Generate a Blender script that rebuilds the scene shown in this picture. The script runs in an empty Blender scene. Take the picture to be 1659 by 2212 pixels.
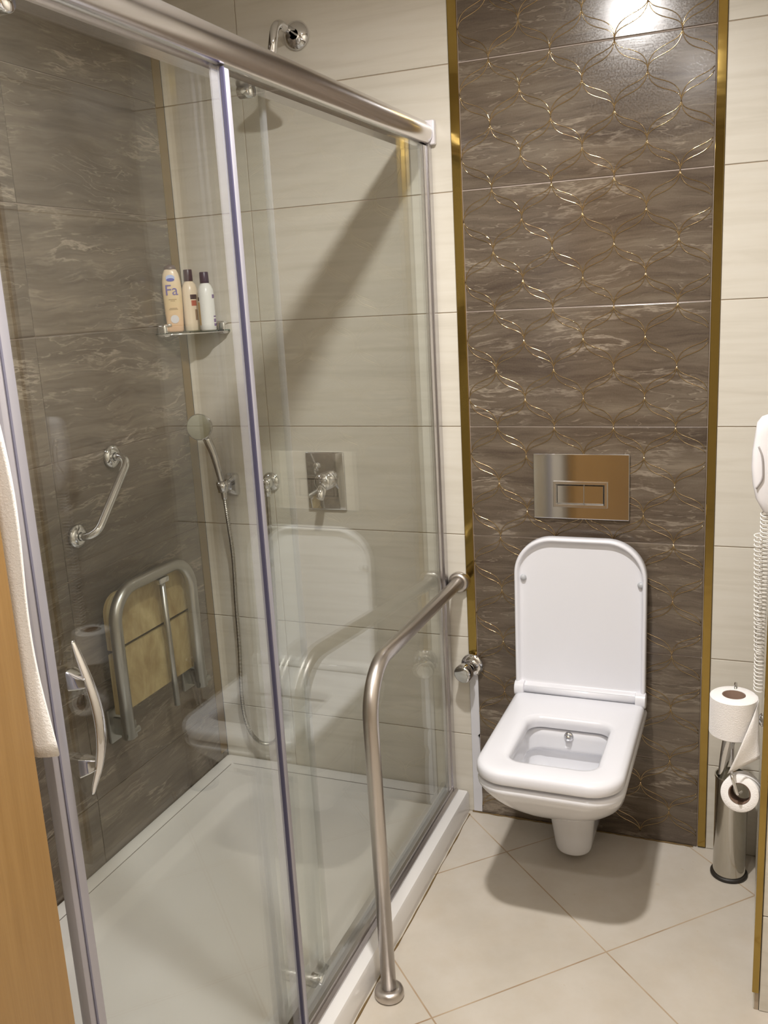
import bpy, bmesh, math, random
from mathutils import Vector, Matrix
random.seed(7)
S = bpy.context.scene
COL = S.collection
PI = math.pi

# ------------------------------------------------------------------ camera
yaw, pit, rol = 0.391969, 0.226877, -0.0547638
cy, sy, cp, sp = math.cos(yaw), math.sin(yaw), math.cos(pit), math.sin(pit)
fwd = Vector((-sy*cp, cy*cp, -sp)); r0 = Vector((cy, sy, 0)); u0 = r0.cross(fwd)
rt = math.cos(rol)*r0 + math.sin(rol)*u0
up = -math.sin(rol)*r0 + math.cos(rol)*u0
cam = bpy.data.objects.new('camera', bpy.data.cameras.new('camera')); COL.objects.link(cam)
CAMP = Vector((0.715919, -2.368845, 1.493811))
cam.matrix_world = Matrix(((rt.x, up.x, -fwd.x, CAMP.x), (rt.y, up.y, -fwd.y, CAMP.y),
                           (rt.z, up.z, -fwd.z, CAMP.z), (0, 0, 0, 1)))
cam.data.sensor_fit = 'HORIZONTAL'; cam.data.sensor_width = 36
cam.data.lens = 2001.99*36/1659; cam.data.clip_start = .02
S.camera = cam

# ------------------------------------------------------------------ world, exposure, lamps
w = bpy.data.worlds.new('world'); S.world = w; w.use_nodes = True
w.node_tree.nodes['Background'].inputs[0].default_value = (1, .93, .82, 1)
w.node_tree.nodes['Background'].inputs[1].default_value = .01
S.view_settings.view_transform = 'Standard'; S.view_settings.look = 'None'
S.view_settings.gamma = 1; S.view_settings.use_curve_mapping = False
S.view_settings.exposure = 0.02
LAMP_MAIN = ((.28, -1.14), .047, 1680)
LAMPC = (1, .970, .945, 1)
FILL_DOOR = ((.42, -2.15), .047, 460)  # added fill lamp out of view, brightens from the camera side
FILL_HALL = ((.95, -2.95), .06, 170)  # unseen lamp added in the hall for ambient fill
H = 2.4

# ------------------------------------------------------------------ material helpers
def mat(name, col=(.8, .8, .8), rough=.5, metal=0., spec=.5, coat=0.):
    m = bpy.data.materials.new(name); m.use_nodes = True
    b = m.node_tree.nodes['Principled BSDF']
    b.inputs['Base Color'].default_value = (*col, 1)
    b.inputs['Roughness'].default_value = rough
    b.inputs['Metallic'].default_value = metal
    b.inputs['Specular IOR Level'].default_value = spec
    b.inputs['Coat Weight'].default_value = coat
    return m
class G:
    def __init__(s, m): s.t = m.node_tree; s.b = s.t.nodes['Principled BSDF']
    def n(s, typ, **kw):
        x = s.t.nodes.new(typ)
        for k, v in kw.items(): setattr(x, k, v)
        return x
    def l(s, a, b): s.t.links.new(a, b)
    def math(s, op, a, b=None):
        x = s.n('ShaderNodeMath', operation=op)
        for i, v in enumerate((a, b)):
            if v is None: continue
            if isinstance(v, (int, float)): x.inputs[i].default_value = v
            else: s.l(v, x.inputs[i])
        return x.outputs[0]
    def ramp(s, fac, pts):
        x = s.n('ShaderNodeValToRGB'); e = x.color_ramp.elements
        while len(e) < len(pts): e.new(.5)
        for k, (p, c) in zip(e, pts): k.position = p; k.color = (*c, 1) if len(c) == 3 else c
        s.l(fac, x.inputs[0]); return x.outputs[0]
    def mix(s, f, a, b, mode='MIX'):
        x = s.n('ShaderNodeMix', data_type='RGBA', blend_type=mode)
        for i, v in ((0, f), (6, a), (7, b)):
            if isinstance(v, (int, float)): x.inputs[i].default_value = v
            elif isinstance(v, tuple): x.inputs[i].default_value = (*v, 1)
            else: s.l(v, x.inputs[i])
        return x.outputs[2]
    def noise(s, vec, scale, det=4, rough=.5, dist=0.):
        x = s.n('ShaderNodeTexNoise'); x.inputs['Scale'].default_value = scale
        x.inputs['Detail'].default_value = det; x.inputs['Roughness'].default_value = rough
        x.inputs['Distortion'].default_value = dist
        if vec is not None: s.l(vec, x.inputs['Vector'])
        return x.outputs[0]
    def mapping(s, vec, sc=(1, 1, 1), rot=(0, 0, 0), loc=(0, 0, 0)):
        x = s.n('ShaderNodeMapping'); x.inputs['Scale'].default_value = sc
        x.inputs['Rotation'].default_value = rot; x.inputs['Location'].default_value = loc
        s.l(vec, x.inputs[0]); return x.outputs[0]
    def coord(s, k='UV'):
        return s.n('ShaderNodeTexCoord').outputs[k]
    def bump(s, h, st=.2, dist=.002):
        x = s.n('ShaderNodeBump'); x.inputs['Strength'].default_value = st
        x.inputs['Distance'].default_value = dist
        s.l(h, x.inputs['Height']); s.l(x.outputs[0], s.b.inputs['Normal'])

def brown_tile():
    m = mat('brown_slate_tile', rough=.2, spec=.55); g = G(m)
    uv = g.coord('UV')
    big = g.noise(g.mapping(uv, (1.6, 3.5, 1)), 1.5, 3, .55)
    warp = g.n('ShaderNodeVectorMath', operation='MULTIPLY_ADD')
    wn = g.n('ShaderNodeTexNoise'); wn.inputs['Scale'].default_value = 3.2; wn.inputs['Detail'].default_value = 3
    g.l(g.mapping(uv, (1, 1.6, 1)), wn.inputs['Vector'])
    g.l(wn.outputs['Color'], warp.inputs[0]); warp.inputs[1].default_value = (.07, .075, 0); g.l(uv, warp.inputs[2])
    wv = warp.outputs[0]
    streak = g.noise(g.mapping(wv, (1.5, 15, 1), (0, 0, .10)), 1.7, 8, .66)
    fine = g.noise(g.mapping(wv, (3.5, 60, 1), (0, 0, .06)), 1.5, 6, .65)
    grain = g.noise(uv, 260, 2)
    c1 = g.ramp(streak, [(.30, (.056, .039, .029)), (.45, (.100, .076, .057)), (.57, (.130, .104, .080)), (.72, (.19, .155, .120))])
    c2 = g.ramp(big, [(.35, (.72, .66, .62)), (.62, (1.12, 1.1, 1.05))])
    c = g.mix(1., c1, c2, 'MULTIPLY')
    lay = g.noise(g.mapping(wv, (.9, 5.5, 1), (0, 0, .14), (1.3, 5.2, 0)), 1.9, 5, .55)
    fr_ = g.math('FRACT', g.math('MULTIPLY', lay, 13))
    ln = g.ramp(fr_, [(.0, (1, 1, 1)), (.07, (0, 0, 0)), (1, (0, 0, 0))])
    ln2 = g.ramp(fr_, [(.86, (0, 0, 0)), (.93, (1, 1, 1)), (1, (0, 0, 0))])
    lm = g.ramp(g.noise(g.mapping(uv, (1.3, 3, 1), loc=(2, 9, 0)), 2.6, 3), [(.42, (0, 0, 0)), (.60, (1, 1, 1))])
    c = g.mix(g.math('MULTIPLY', g.math('MULTIPLY', ln, lm), .55), c, (.055, .038, .028))
    c = g.mix(g.math('MULTIPLY', g.math('MULTIPLY', ln2, lm), .50), c, (.30, .25, .19))
    # pale crumpled veins
    vein = g.noise(g.mapping(wv, (1.1, 7, 1), (0, 0, .22), (3.1, 1.7, 0)), 2.1, 9, .62)
    vm = g.ramp(vein, [(.485, (0, 0, 0)), (.505, (1, 1, 1)), (.53, (0, 0, 0))])
    patch = g.ramp(g.noise(g.mapping(uv, (1.6, 3, 1), loc=(7, 2, 0)), 2.2, 2), [(.48, (0, 0, 0)), (.62, (1, 1, 1))])
    vmask = g.math('MULTIPLY', g.math('MULTIPLY', vm, patch), .75)
    c = g.mix(vmask, c, (.33, .275, .215))
    dk = g.ramp(fine, [(.32, (1, 1, 1)), (.44, (0, 0, 0))])
    c = g.mix(g.math('MULTIPLY', dk, .45), c, (.045, .03, .022))
    c = g.mix(g.math('MULTIPLY', grain, .12), c, (.30, .26, .2))
    g.l(c, g.b.inputs['Base Color'])
    rr = g.ramp(grain, [(.3, (.13, .13, .13)), (.7, (.22, .22, .22))]); g.l(rr, g.b.inputs['Roughness'])
    g.bump(g.math('ADD', g.math('MULTIPLY', streak, .6), g.math('MULTIPLY', g.noise(uv, 40, 3), .3)), .12, .002)
    return m
def cream_tile():
    m = mat('cream_tile', rough=.22, spec=.5); g = G(m); uv = g.coord('UV')
    s = g.noise(g.mapping(uv, (1.4, 18, 1)), 2.2, 5, .55, .6)
    c = g.ramp(s, [(.3, (.595, .555, .475)), (.5, (.645, .605, .525)), (.72, (.67, .635, .56))])
    g.l(c, g.b.inputs['Base Color'])
    g.bump(g.noise(g.mapping(uv, (3, 20, 1)), 5, 4), .10, .002)
    return m
def grout(): return mat('grout', (.42, .34, .25), .8)
def floor_mat():
    m = mat('floor_tile', rough=.3, spec=.4); g = G(m)
    o = g.coord('Object'); sx = g.n('ShaderNodeSeparateXYZ'); g.l(o, sx.inputs[0])
    x, y = sx.outputs[0], sx.outputs[1]
    T = .632
    def line(v, off):
        f = g.math('FRACT', g.math('DIVIDE', g.math('SUBTRACT', v, off), T))
        d = g.math('MINIMUM', f, g.math('SUBTRACT', 1, f))
        return g.math('MULTIPLY', d, T/1.4142)
    d = g.math('MINIMUM', line(g.math('ADD', x, y), -.0565 - T*4), line(g.math('SUBTRACT', x, y), .9195 - T*4))
    gm = g.ramp(g.math('MULTIPLY', d, 100), [(.12, (1, 1, 1)), (.24, (0, 0, 0))])
    n1 = g.noise(o, 3.2, 5, .6); n2 = g.noise(g.mapping(o, (1, 1, 1), (0, 0, .8)), 11, 6, .65)
    c = g.ramp(n1, [(.3, (.475, .425, .355)), (.5, (.545, .495, .425)), (.7, (.60, .55, .485))])
    c = g.mix(g.ramp(n2, [(.45, (0, 0, 0)), (.75, (.35, .35, .35))]), c, (.50, .42, .32))
    st = g.ramp(g.noise(o, 38, 3), [(.70, (0, 0, 0)), (.78, (.5, .5, .5))])
    c = g.mix(st, c, (.42, .31, .18))
    gc = g.ramp(g.noise(o, 6, 2), [(.35, (.30, .20, .115)), (.7, (.52, .42, .30))])
    c = g.mix(gm, c, gc)
    g.l(c, g.b.inputs['Base Color'])
    g.l(g.mix(gm, (.28, .28, .28), (.7, .7, .7)), g.b.inputs['Roughness'])
    g.bump(g.math('SUBTRACT', g.math('MULTIPLY', g.noise(o, 9, 3), .25), gm), .25, .002)
    return m
def wood(name, a, b, sc=(14, 14, .8), rough=.4):
    m = mat(name, rough=rough); g = G(m); o = g.coord('Object')
    n = g.noise(g.mapping(o, sc), 5, 6, .65, .4); f = g.noise(g.mapping(o, (sc[0]*5, sc[1]*5, sc[2]*3)), 6, 3)
    c = g.mix(g.math('MULTIPLY', f, .35), g.ramp(n, [(.3, a), (.7, b)]), tuple(v*.6 for v in a))
    g.l(c, g.b.inputs['Base Color']); g.bump(f, .08, .001); return m
def brushed(name, col, rough=.3):
    m = mat(name, col, rough, 1.); g = G(m); o = g.coord('Object')
    g.l(g.ramp(g.noise(g.mapping(o, (300, 300, 6)), 2, 2), [(.3, (rough*.92,)*3), (.7, (rough*1.08,)*3)]), g.b.inputs['Roughness'])
    return m
def gold_mat():
    m = mat('polished_gold', (.37, .26, .078), .08, 1.); g = G(m)
    o = g.coord('Object'); g.bump(g.noise(g.mapping(o, (1, 1, 6)), 3, 2), .15, .004); return m
def glass_mat():
    m = bpy.data.materials.new('shower_glass'); m.use_nodes = True; t = m.node_tree
    t.nodes.remove(t.nodes['Principled BSDF'])
    out = t.nodes['Material Output']
    tr = t.nodes.new('ShaderNodeBsdfTransparent'); tr.inputs[0].default_value = (.980, .990, .982, 1)
    gl = t.nodes.new('ShaderNodeBsdfGlossy'); gl.inputs['Roughness'].default_value = .004
    gl.inputs[0].default_value = (.97, 1, .97, 1)
    fr = t.nodes.new('ShaderNodeFresnel'); fr.inputs[0].default_value = 1.5
    mx = t.nodes.new('ShaderNodeMixShader')
    # the fresnel term is taken on the outside IOR for both faces of the pane
    geo = t.nodes.new('ShaderNodeNewGeometry'); mm = t.nodes.new('ShaderNodeMix')
    mm.data_type = 'FLOAT'; mm.inputs[2].default_value = 1.5; mm.inputs[3].default_value = 1/1.5
    t.links.new(geo.outputs['Backfacing'], mm.inputs[0]); t.links.new(mm.outputs[0], fr.inputs[0])
    t.links.new(fr.outputs[0], mx.inputs[0]); t.links.new(tr.outputs[0], mx.inputs[1]); t.links.new(gl.outputs[0], mx.inputs[2])
    t.links.new(mx.outputs[0], out.inputs[0]); return m
def fabric(name, col):
    m = mat(name, col, .95, spec=.1); g = G(m); o = g.coord('Object')
    g.bump(g.noise(o, 420, 3, .7), .5, .003); g.b.inputs['Sheen Weight'].default_value = .4; return m

BROWN, CREAM, GROUT, FLOOR = brown_tile(), cream_tile(), grout(), floor_mat()
GROUT_D = mat('dark_grout', (.30, .235, .19), .7)
GOLD, CHROME = gold_mat(), mat('chrome', (.72, .72, .73), .06, 1.)
TRACE = mat('gold_relief', (.50, .38, .22), .09, 1.)
STEEL = brushed('brushed_steel', (.56, .52, .485), .32)
GREYTUBE = brushed('dull_steel', (.42, .41, .38), .32)
ALU = mat('satin_aluminium', (.60, .585, .60), .24, 1.)
ALUP = mat('polished_aluminium', (.80, .78, .80), .20, 1.)
ALUW = mat('light_anodised_profile', (.42, .41, .46), .35, .5)
GLASS = glass_mat()
GASKET = mat('dark_gasket', (.06, .055, .10), .5)
def seal_mat():
    m = bpy.data.materials.new('clear_plastic_seal'); m.use_nodes = True; t = m.node_tree
    b = t.nodes['Principled BSDF']; b.inputs['Base Color'].default_value = (.60, .60, .66, 1); b.inputs['Roughness'].default_value = .3
    tr = t.nodes.new('ShaderNodeBsdfTransparent'); mx = t.nodes.new('ShaderNodeMixShader'); mx.inputs[0].default_value = .13
    t.links.new(tr.outputs[0], mx.inputs[1]); t.links.new(b.outputs[0], mx.inputs[2]); t.links.new(mx.outputs[0], t.nodes['Material Output'].inputs[0]); return m
SEAL = seal_mat()
PORC = mat('white_porcelain', (.78, .78, .81), .12, coat=.3)
PLAST = mat('white_seat_plastic', (.76, .76, .80), .25)
ACRYL = mat('white_acrylic', (.74, .72, .70), .22)
PAINT = mat('white_ceiling_paint', (.80, .77, .70), .9)
HALLW = mat('cream_wall_paint', (.72, .66, .55), .8)
DOORW = wood('orange_beech_veneer', (.29, .16, .047), (.36, .21, .07))
SEATW = wood('pale_plywood', (.26, .17, .06), (.56, .46, .24), (9, 3, 1.6), .45)
SEATE = wood('plywood_edge', (.42, .24, .05), (.55, .33, .09), (3, 16, 16), .45)
TOWEL = fabric('white_towel', (.80, .76, .72))
PAPER = fabric('tissue_paper', (.84, .81, .79))
KRAFT = mat('cardboard_core', (.16, .10, .07), .9)
BLACK = mat('black_rubber', (.02, .016, .012), .5)
DARK = mat('dark_slot', (.02, .02, .02), .7)
SILI = mat('white_silicone', (.66, .66, .70), .5)
RUST = mat('rust_stained_sealant', (.16, .10, .035), .8)

# ------------------------------------------------------------------ mesh helpers
def obj(name, bm, m, parent=None, smooth=False, auto=None):
    me = bpy.data.meshes.new(name)
    bmesh.ops.recalc_face_normals(bm, faces=bm.faces)
    bm.to_mesh(me); bm.free()
    for q in (m if isinstance(m, (list, tuple)) else [m]): me.materials.append(q)
    if smooth or auto:
        me.polygons.foreach_set('use_smooth', [True]*len(me.polygons))
        if auto: me.set_sharp_from_angle(angle=math.radians(auto))
    o = bpy.data.objects.new(name, me); COL.objects.link(o)
    if parent is not None:
        o.parent = parent
        o.matrix_parent_inverse = Matrix.Translation(-wloc(parent))
    return o
def wloc(o):
    v = Vector(o.location)
    return v
def tag(o, label=None, cat=None, group=None, kind=None):
    for k, v in (('label', label), ('category', cat), ('group', group), ('kind', kind)):
        if v: o[k] = v
    return o
def thing(name, label, cat, loc=(0, 0, 0), group=None):
    o = bpy.data.objects.new(name, None); COL.objects.link(o); o.location = loc
    o.empty_display_size = .05
    return tag(o, label, cat, group)
def struct(name, bm, m, **k): return tag(obj(name, bm, m, **k), kind='structure')
def new(): return bmesh.new()
def box(bm, x0, x1, y0, y1, z0, z1, bev=0, seg=2, mi=0):
    r = bmesh.ops.create_cube(bm, size=1)
    vs = r['verts']
    for v in vs: v.co = Vector((x0+(v.co.x+.5)*(x1-x0), y0+(v.co.y+.5)*(y1-y0), z0+(v.co.z+.5)*(z1-z0)))
    fs = set(f for v in vs for f in v.link_faces)
    for f in fs: f.material_index = mi
    if bev:
        es = list(set(e for v in vs for e in v.link_edges))
        bmesh.ops.bevel(bm, geom=es, offset=bev, segments=seg, affect='EDGES', profile=.5)
    return bm
def ring_faces(bm, a, b, closed=True):
    n = len(a)
    for i in range(n if closed else n-1):
        j = (i+1) % n
        bm.faces.new((a[i], a[j], b[j], b[i]))
def loft(bm, secs, cap0=True, cap1=True, mi=0):
    rs = [[bm.verts.new(p) for p in s] for s in secs]
    n0 = len(bm.faces)
    for a, b in zip(rs, rs[1:]): ring_faces(bm, a, b)
    if cap0: bm.faces.new(rs[0])
    if cap1: bm.faces.new(rs[-1][::-1])
    if mi:
        bm.faces.ensure_lookup_table()
        for f in bm.faces[n0:]: f.material_index = mi
    return bm
def tube(bm, pts, r, n=16, cap=True, closed=False, flat=None):
    pts = [Vector(p) for p in pts]; N = len(pts)
    rr = r if isinstance(r, (list, tuple)) else [r]*N
    t = []
    for i in range(N):
        a = pts[i-1] if i or closed else pts[0]; b = pts[(i+1) % N] if i < N-1 or closed else pts[-1]
        t.append((b-a).normalized())
    nv = t[0].orthogonal().normalized() if flat is None else (Vector(flat)-t[0]*Vector(flat).dot(t[0])).normalized()
    secs = []
    for i in range(N):
        nv = (nv-t[i]*nv.dot(t[i])).normalized(); bv = t[i].cross(nv)
        q = rr[i]; ra, rb = q if isinstance(q, tuple) else (q, q)
        secs.append([pts[i]+nv*ra*math.cos(2*PI*k/n)+bv*rb*math.sin(2*PI*k/n) for k in range(n)])
    if closed:
        rs = [[bm.verts.new(p) for p in s] for s in secs]
        for a, b in zip(rs, rs[1:]+rs[:1]): ring_faces(bm, a, b)
        return bm
    return loft(bm, secs, cap, cap)
def lathe(bm, prof, o=(0, 0, 0), ax=(0, 0, 1), n=40):
    """prof: list of (radius, height along axis)"""
    o = Vector(o); ax = Vector(ax).normalized(); a = ax.orthogonal().normalized(); b = ax.cross(a)
    rs = []
    for r, h in prof:
        if r < 1e-5: rs.append([bm.verts.new(o+ax*h)])
        else: rs.append([bm.verts.new(o+ax*h+(a*math.cos(2*PI*k/n)+b*math.sin(2*PI*k/n))*r) for k in range(n)])
    for p, q in zip(rs, rs[1:]):
        for k in range(n):
            j = (k+1) % n
            if len(p) == 1 and len(q) == 1: break
            if len(p) == 1: bm.faces.new((p[0], q[k], q[j]))
            elif len(q) == 1: bm.faces.new((p[k], p[j], q[0]))
            else: bm.faces.new((p[k], p[j], q[j], q[k]))
    return bm
def arc_path(pts, rad, n=10):
    """polyline with filleted corners"""
    pts = [Vector(p) for p in pts]; out = [pts[0]]
    for i in range(1, len(pts)-1):
        p, a, b = pts[i], pts[i-1], pts[i+1]; rd = rad[i-1] if isinstance(rad, (list, tuple)) else rad
        da, db = (a-p).normalized(), (b-p).normalized(); ang = da.angle(db)
        L = min(rd/math.tan(ang/2), (a-p).length*.95, (b-p).length*.95)
        s, e = p+da*L, p+db*L
        c = p+(da+db).normalized()*(L/math.cos(ang/2)); R = (s-c).length
        v0, v1 = (s-c).normalized(), (e-c).normalized(); th = v0.angle(v1)
        for k in range(n+1):
            f = k/n
            out.append(c+R*(v0*math.sin((1-f)*th)+v1*math.sin(f*th))/math.sin(th))
    out.append(pts[-1]); return out
def bez(p0, p1, p2, p3, n=12):
    p0, p1, p2, p3 = map(Vector, (p0, p1, p2, p3))
    return [p0*(1-t)**3+p1*3*t*(1-t)**2+p2*3*t*t*(1-t)+p3*t**3 for t in [i/n for i in range(n+1)]]
def catmull(P, n=8):
    P = [Vector(p) for p in P]; Q = [2*P[0]-P[1]]+P+[2*P[-1]-P[-2]]; out = []
    for i in range(1, len(Q)-2):
        for k in range(n):
            t = k/n; a, b, c, d = Q[i-1:i+3]
            out.append(.5*(2*b+(c-a)*t+(2*a-5*b+4*c-d)*t*t+(3*b-a-3*c+d)*t**3))
    return out+[P[-1]]
def rrect(cx, cy, hx, hy, r, z=0, n=8, rf=None):
    """rounded rectangle outline, rf = radius of the two front (low y) corners"""
    out = []; rf = r if rf is None else rf
    for (sx, sy, a0, R) in ((1, 1, 0, r), (-1, 1, 90, r), (-1, -1, 180, rf), (1, -1, 270, rf)):
        R = min(R, hx-1e-4, hy-1e-4)
        for k in range(n+1):
            a = math.radians(a0+90*k/n)
            out.append((cx+sx*(hx-R)+R*math.cos(a), cy+sy*(hy-R)+R*math.sin(a), z))
    return out

def tile_wall(name, axis, pos, u0, u1, z0, z1, tile, zj, tw, th, m, gm, out, uj=0, rot=0, bev=.0012, kind=True, gw=.0022):
    """wall of bevelled tiles; axis 'y': plane y=pos, u=x; axis 'x': plane x=pos, u=y. out = +-1 outward normal sign"""
    bm = new(); T = .008
    uvl = bm.loops.layers.uv.new('UVMap')
    def put(ua, ub, za, zb, off, depth0, depth1, bv, mi, uvo):
        b2 = new()
        a, b = sorted((pos+out*depth0, pos+out*depth1))
        if axis == 'y': box(b2, ua, ub, a, b, za, zb, bv, 2)
        else: box(b2, a, b, ua, ub, za, zb, bv, 2)
        vm = {}
        for v in b2.verts: vm[v] = bm.verts.new(v.co)
        for f in b2.faces:
            nf = bm.faces.new([vm[v] for v in f.verts]); nf.material_index = mi
            for lp, v in zip(nf.loops, f.verts):
                uu = v.co.x if axis == 'y' else v.co.y
                du, dz = uu-(ua+ub)/2, v.co.z-(za+zb)/2
                lp[uvl].uv = (uvo[0]+du*uvo[2], uvo[1]+dz*uvo[3])
        b2.free()
    put(u0, u1, z0, z1, 0, -T-.03, -.0025, 0, 1, (0, 0, 1, 1))
    k0 = math.floor((z0-zj)/th); z = zj+k0*th
    while z < z1-1e-4:
        za, zb = max(z, z0), min(z+th, z1)
        i0 = math.floor((u0-uj)/tw); u = uj+i0*tw
        while u < u1-1e-4:
            ua, ub = max(u, u0), min(u+tw, u1)
            if ub-ua > .004 and zb-za > .004:
                sh = (random.uniform(0, 40), random.uniform(0, 40), random.choice((1, -1)), random.choice((1, -1)))
                put(ua+gw/2, ub-gw/2, za+gw/2, zb-gw/2, 0, -T, 0, bev, 0, sh)
            u += tw
        z += th
    o = obj(name, bm, [m, gm])
    if kind: tag(o, kind='structure')
    return o

# ------------------------------------------------------------------ the room
ZJ = 1.1465 - .9      # a tile joint height; rows are 0.30 m
XL, XD, YF = -.863, -.086, -1.70
bm = new(); box(bm, -1.0, 2.2, -4.2, .05, -.06, 0); struct('floor', bm, FLOOR)
bm = new(); box(bm, -1.0, 2.2, -4.2, .05, H, H+.06); struct('ceiling', bm, PAINT)
tile_wall('wall_back', 'y', 0, XL, -.026, 0, H, None, ZJ, .6, .3, CREAM, GROUT, -1, uj=-.612)
tile_wall('wall_back_right', 'y', 0, .621, .80, 0, H, None, ZJ, .6, .3, CREAM, GROUT, -1, uj=.621)
panel = tile_wall('wall_back_panel', 'y', 0, -.002, .600, 0, H, None, ZJ, .602, .3, BROWN, mat('pale_pink_grout', (.46, .38, .33), .6), -1, uj=-.002, gw=.0024, bev=.0016)
tile_wall('wall_left', 'x', XL, YF, 0, 0, H, None, ZJ, .6, .3, BROWN, GROUT_D, 1, uj=-.625)
# side wall of the toilet recess, its end faces the camera at the right edge of the picture
tile_wall('wall_recess_end', 'y', -.571, .757, 1.06, 0, H, None, ZJ-.02, .6, .3, CREAM, GROUT, -1, uj=.757)
tile_wall('wall_recess_side', 'x', .7465, -.5685, 0, 0, H, None, ZJ, .6, .3, CREAM, GROUT, -1, uj=-.6)
bm = new(); box(bm, 1.06, 1.12, -4.1, -.56, 0, H); struct('wall_right', bm, HALLW)
bm = new(); box(bm, -1.0, -.04, YF-.12, YF, 0, H); struct('wall_front', bm, HALLW)
bm = new(); box(bm, -1.0, 1.12, -4.16, -4.1, 0, H); struct('wall_hall_end', bm, HALLW)
bm = new(); box(bm, -1.0, -.94, -4.1, YF-.12, 0, H); struct('wall_hall_left', bm, mat('dark_wardrobe_front', (.10, .06, .04), .4))

# gold reliefs laid in the brown tiles
bm = new(); Y = -.0006
def leaf(xa, za, xb, zb):
    for s in (-1, 1):
        h, d_ = .047, s*.0115
        q = bez((xa, 0, za), (xa+(xb-xa)*.03, 0, za-h+d_), (xb-(xb-xa)*.03, 0, zb+h+d_), (xb, 0, zb), 14)
        pts = []
        for i, p in enumerate(q):
            if 0.0 <= p.x <= .598: pts.append((p.x, Y, p.z))
        if len(pts) > 3: tube(bm, pts, [(.0010, .0011)]*len(pts), 6, flat=(0, -1, 0))
zt = ZJ
rows = int((H-ZJ)/.15)+1
for j in range(-2, rows+1):
    zn = ZJ + j*.15
    for i in range(4):
        xn = .075+.15*i
        for dz, up_ in ((.075, 1), (-.075, -1)):
            for dx in (-.075, .075):
                if up_ > 0: a, b = (xn+dx, zn+.075), (xn, zn)
                else: a, b = (xn, zn), (xn+dx, zn-.075)
                if a[1] > H or b[1] < .01: continue
                if abs(round((zn-ZJ)/.15)-(zn-ZJ)/.15) > .1: continue
                leaf(a[0], a[1], b[0], b[1])
obj('gold_tracery', bm, TRACE, panel, smooth=True)

# gold edge trims
def trim(name, x0, x1, y0, y1, z0, z1, m=GOLD, bev=.001):
    b = new(); box(b, x0, x1, y0, y1, z0, z1, bev, 2); return struct(name, b, m)
trim('trim_1', -.0255, -.0022, -.0035, .004, .445, H)
bm = new(); pr_ = [(-.026, .03), (-.002, .03)]
zs = [.005, .05, .11, .16, .175, .195, .235, .247, .255, .30, .445]
wd = [.000, .002, .001, -.002, -.006, .000, -.001, -.006, .001, .001, .000]
secs = []
for z, q in zip(zs, wd): secs.append([(-.0255, 0.004, z), (-.0015+q, .004, z), (-.0015+q, -.003, z), (-.0255, -.004, z)])
loft(bm, secs); struct('trim_2', bm, SILI)
trim('trim_3', .6005, .6205, -.0035, .004, .005, H)
trim('trim_4', .7435, .7565, -.575, -.564, .045, H)
trim('trim_5', XL-.002, XL+.0025, -.040, -.003, .085, H, mat('dark_bronze_gold', (.30, .21, .09), .3, 1.))  # gold corner strip, its dark reflections put into the base colour
# rust coloured sealant along the foot of the toilet wall and the tray
bm = new(); tube(bm, [(x/50*.62-.03, -.002-.002*random.random(), .001) for x in range(51)], [.0015+.003*random.random()*(1 if x < 18 else .5) for x in range(51)], 6)
struct('trim_6', bm, RUST)
bm = new(); tube(bm, [(-.036+.002*random.random(), -.02-y*.033, .0005) for y in range(50)], [.0006+.0022*random.random() for y in range(50)], 6)
struct('trim_7', bm, RUST)

# open door leaf at the left of the camera
bm = new(); box(bm, -.02, .02, -.80, 0, .01, 2.08, .0015, 1)
d = obj('door_1', bm, DOORW); d.location = (-.04, -1.648, 0); d.rotation_euler.z = math.radians(13); tag(d, kind='structure')

# ------------------------------------------------------------------ ceiling lights
def lamp(spec, label):
    (x, y), r, e = spec
    t = thing('ceiling_light', label, 'ceiling light', (x, y, H), 'recessed ceiling downlights')
    b = new(); lathe(b, [(r+.022, 0), (r+.022, -.003), (r+.014, -.011), (r+.009, -.0115), (r+.004, -.004), (r, 0)], (x, y, H)); obj('trim_ring', b, CHROME, t, smooth=True)
    m = bpy.data.materials.new('lamp_glow'); m.use_nodes = True; nt = m.node_tree; nt.nodes.remove(nt.nodes['Principled BSDF'])
    em = nt.nodes.new('ShaderNodeEmission'); em.inputs[0].default_value = LAMPC; em.inputs[1].default_value = e
    nt.links.new(em.outputs[0], nt.nodes['Material Output'].inputs[0])
    b = new(); lathe(b, [(0, -.0025), (r*.9, -.0025), (r, -.001)], (x, y, H)); obj('lens', b, m, t)
lamp(LAMP_MAIN, 'round recessed downlight in the ceiling in front of the toilet')
lamp(FILL_DOOR, 'added round fill light in the ceiling by the door')
lamp(FILL_HALL, 'added round fill light in the hall ceiling behind the door')

# ------------------------------------------------------------------ shower tray
t = thing('shower_tray', 'low white rectangular shower tray with shallow basin behind the glass screen', 'shower tray', ((XL-.04)/2, -.85, 0))
x0, x1, y0, y1 = XL+.001, -.040, YF+.002, -.002
bm = new()
cx, cyy, hx, hy = (x0+x1)/2, (y0+y1)/2, (x1-x0)/2, (y1-y0)/2
def R4(inset, r, z, xin=0): return rrect(cx-xin/2, cyy, hx-inset-xin/2, hy-inset, r, z, 8)
secs = [R4(0, .004, 0), R4(0, .004, .058), R4(.003, .006, .066), R4(.010, .008, .068, .03), R4(.033, .010, .056, .02), R4(.036, .012, .0535, .02), R4(.115, .05, .052), R4(.125, .06, .050),
        R4(.150, .07, .036), R4(.168, .08, .033), R4(.26, .10, .031), R4(.38, .02, .030)]
loft(bm, secs, True, True); tr = obj('basin', bm, ACRYL, t, auto=50)
bm = new(); tube(bm, [(x0+.034, y0+.034, .0548), (x0+.034, y1-.034, .0548), (x1-.07, y1-.034, .0548)], .0012, 6); obj('sealant_joint', bm, mat('grey_joint', (.22, .2, .18), .8), t)
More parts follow.
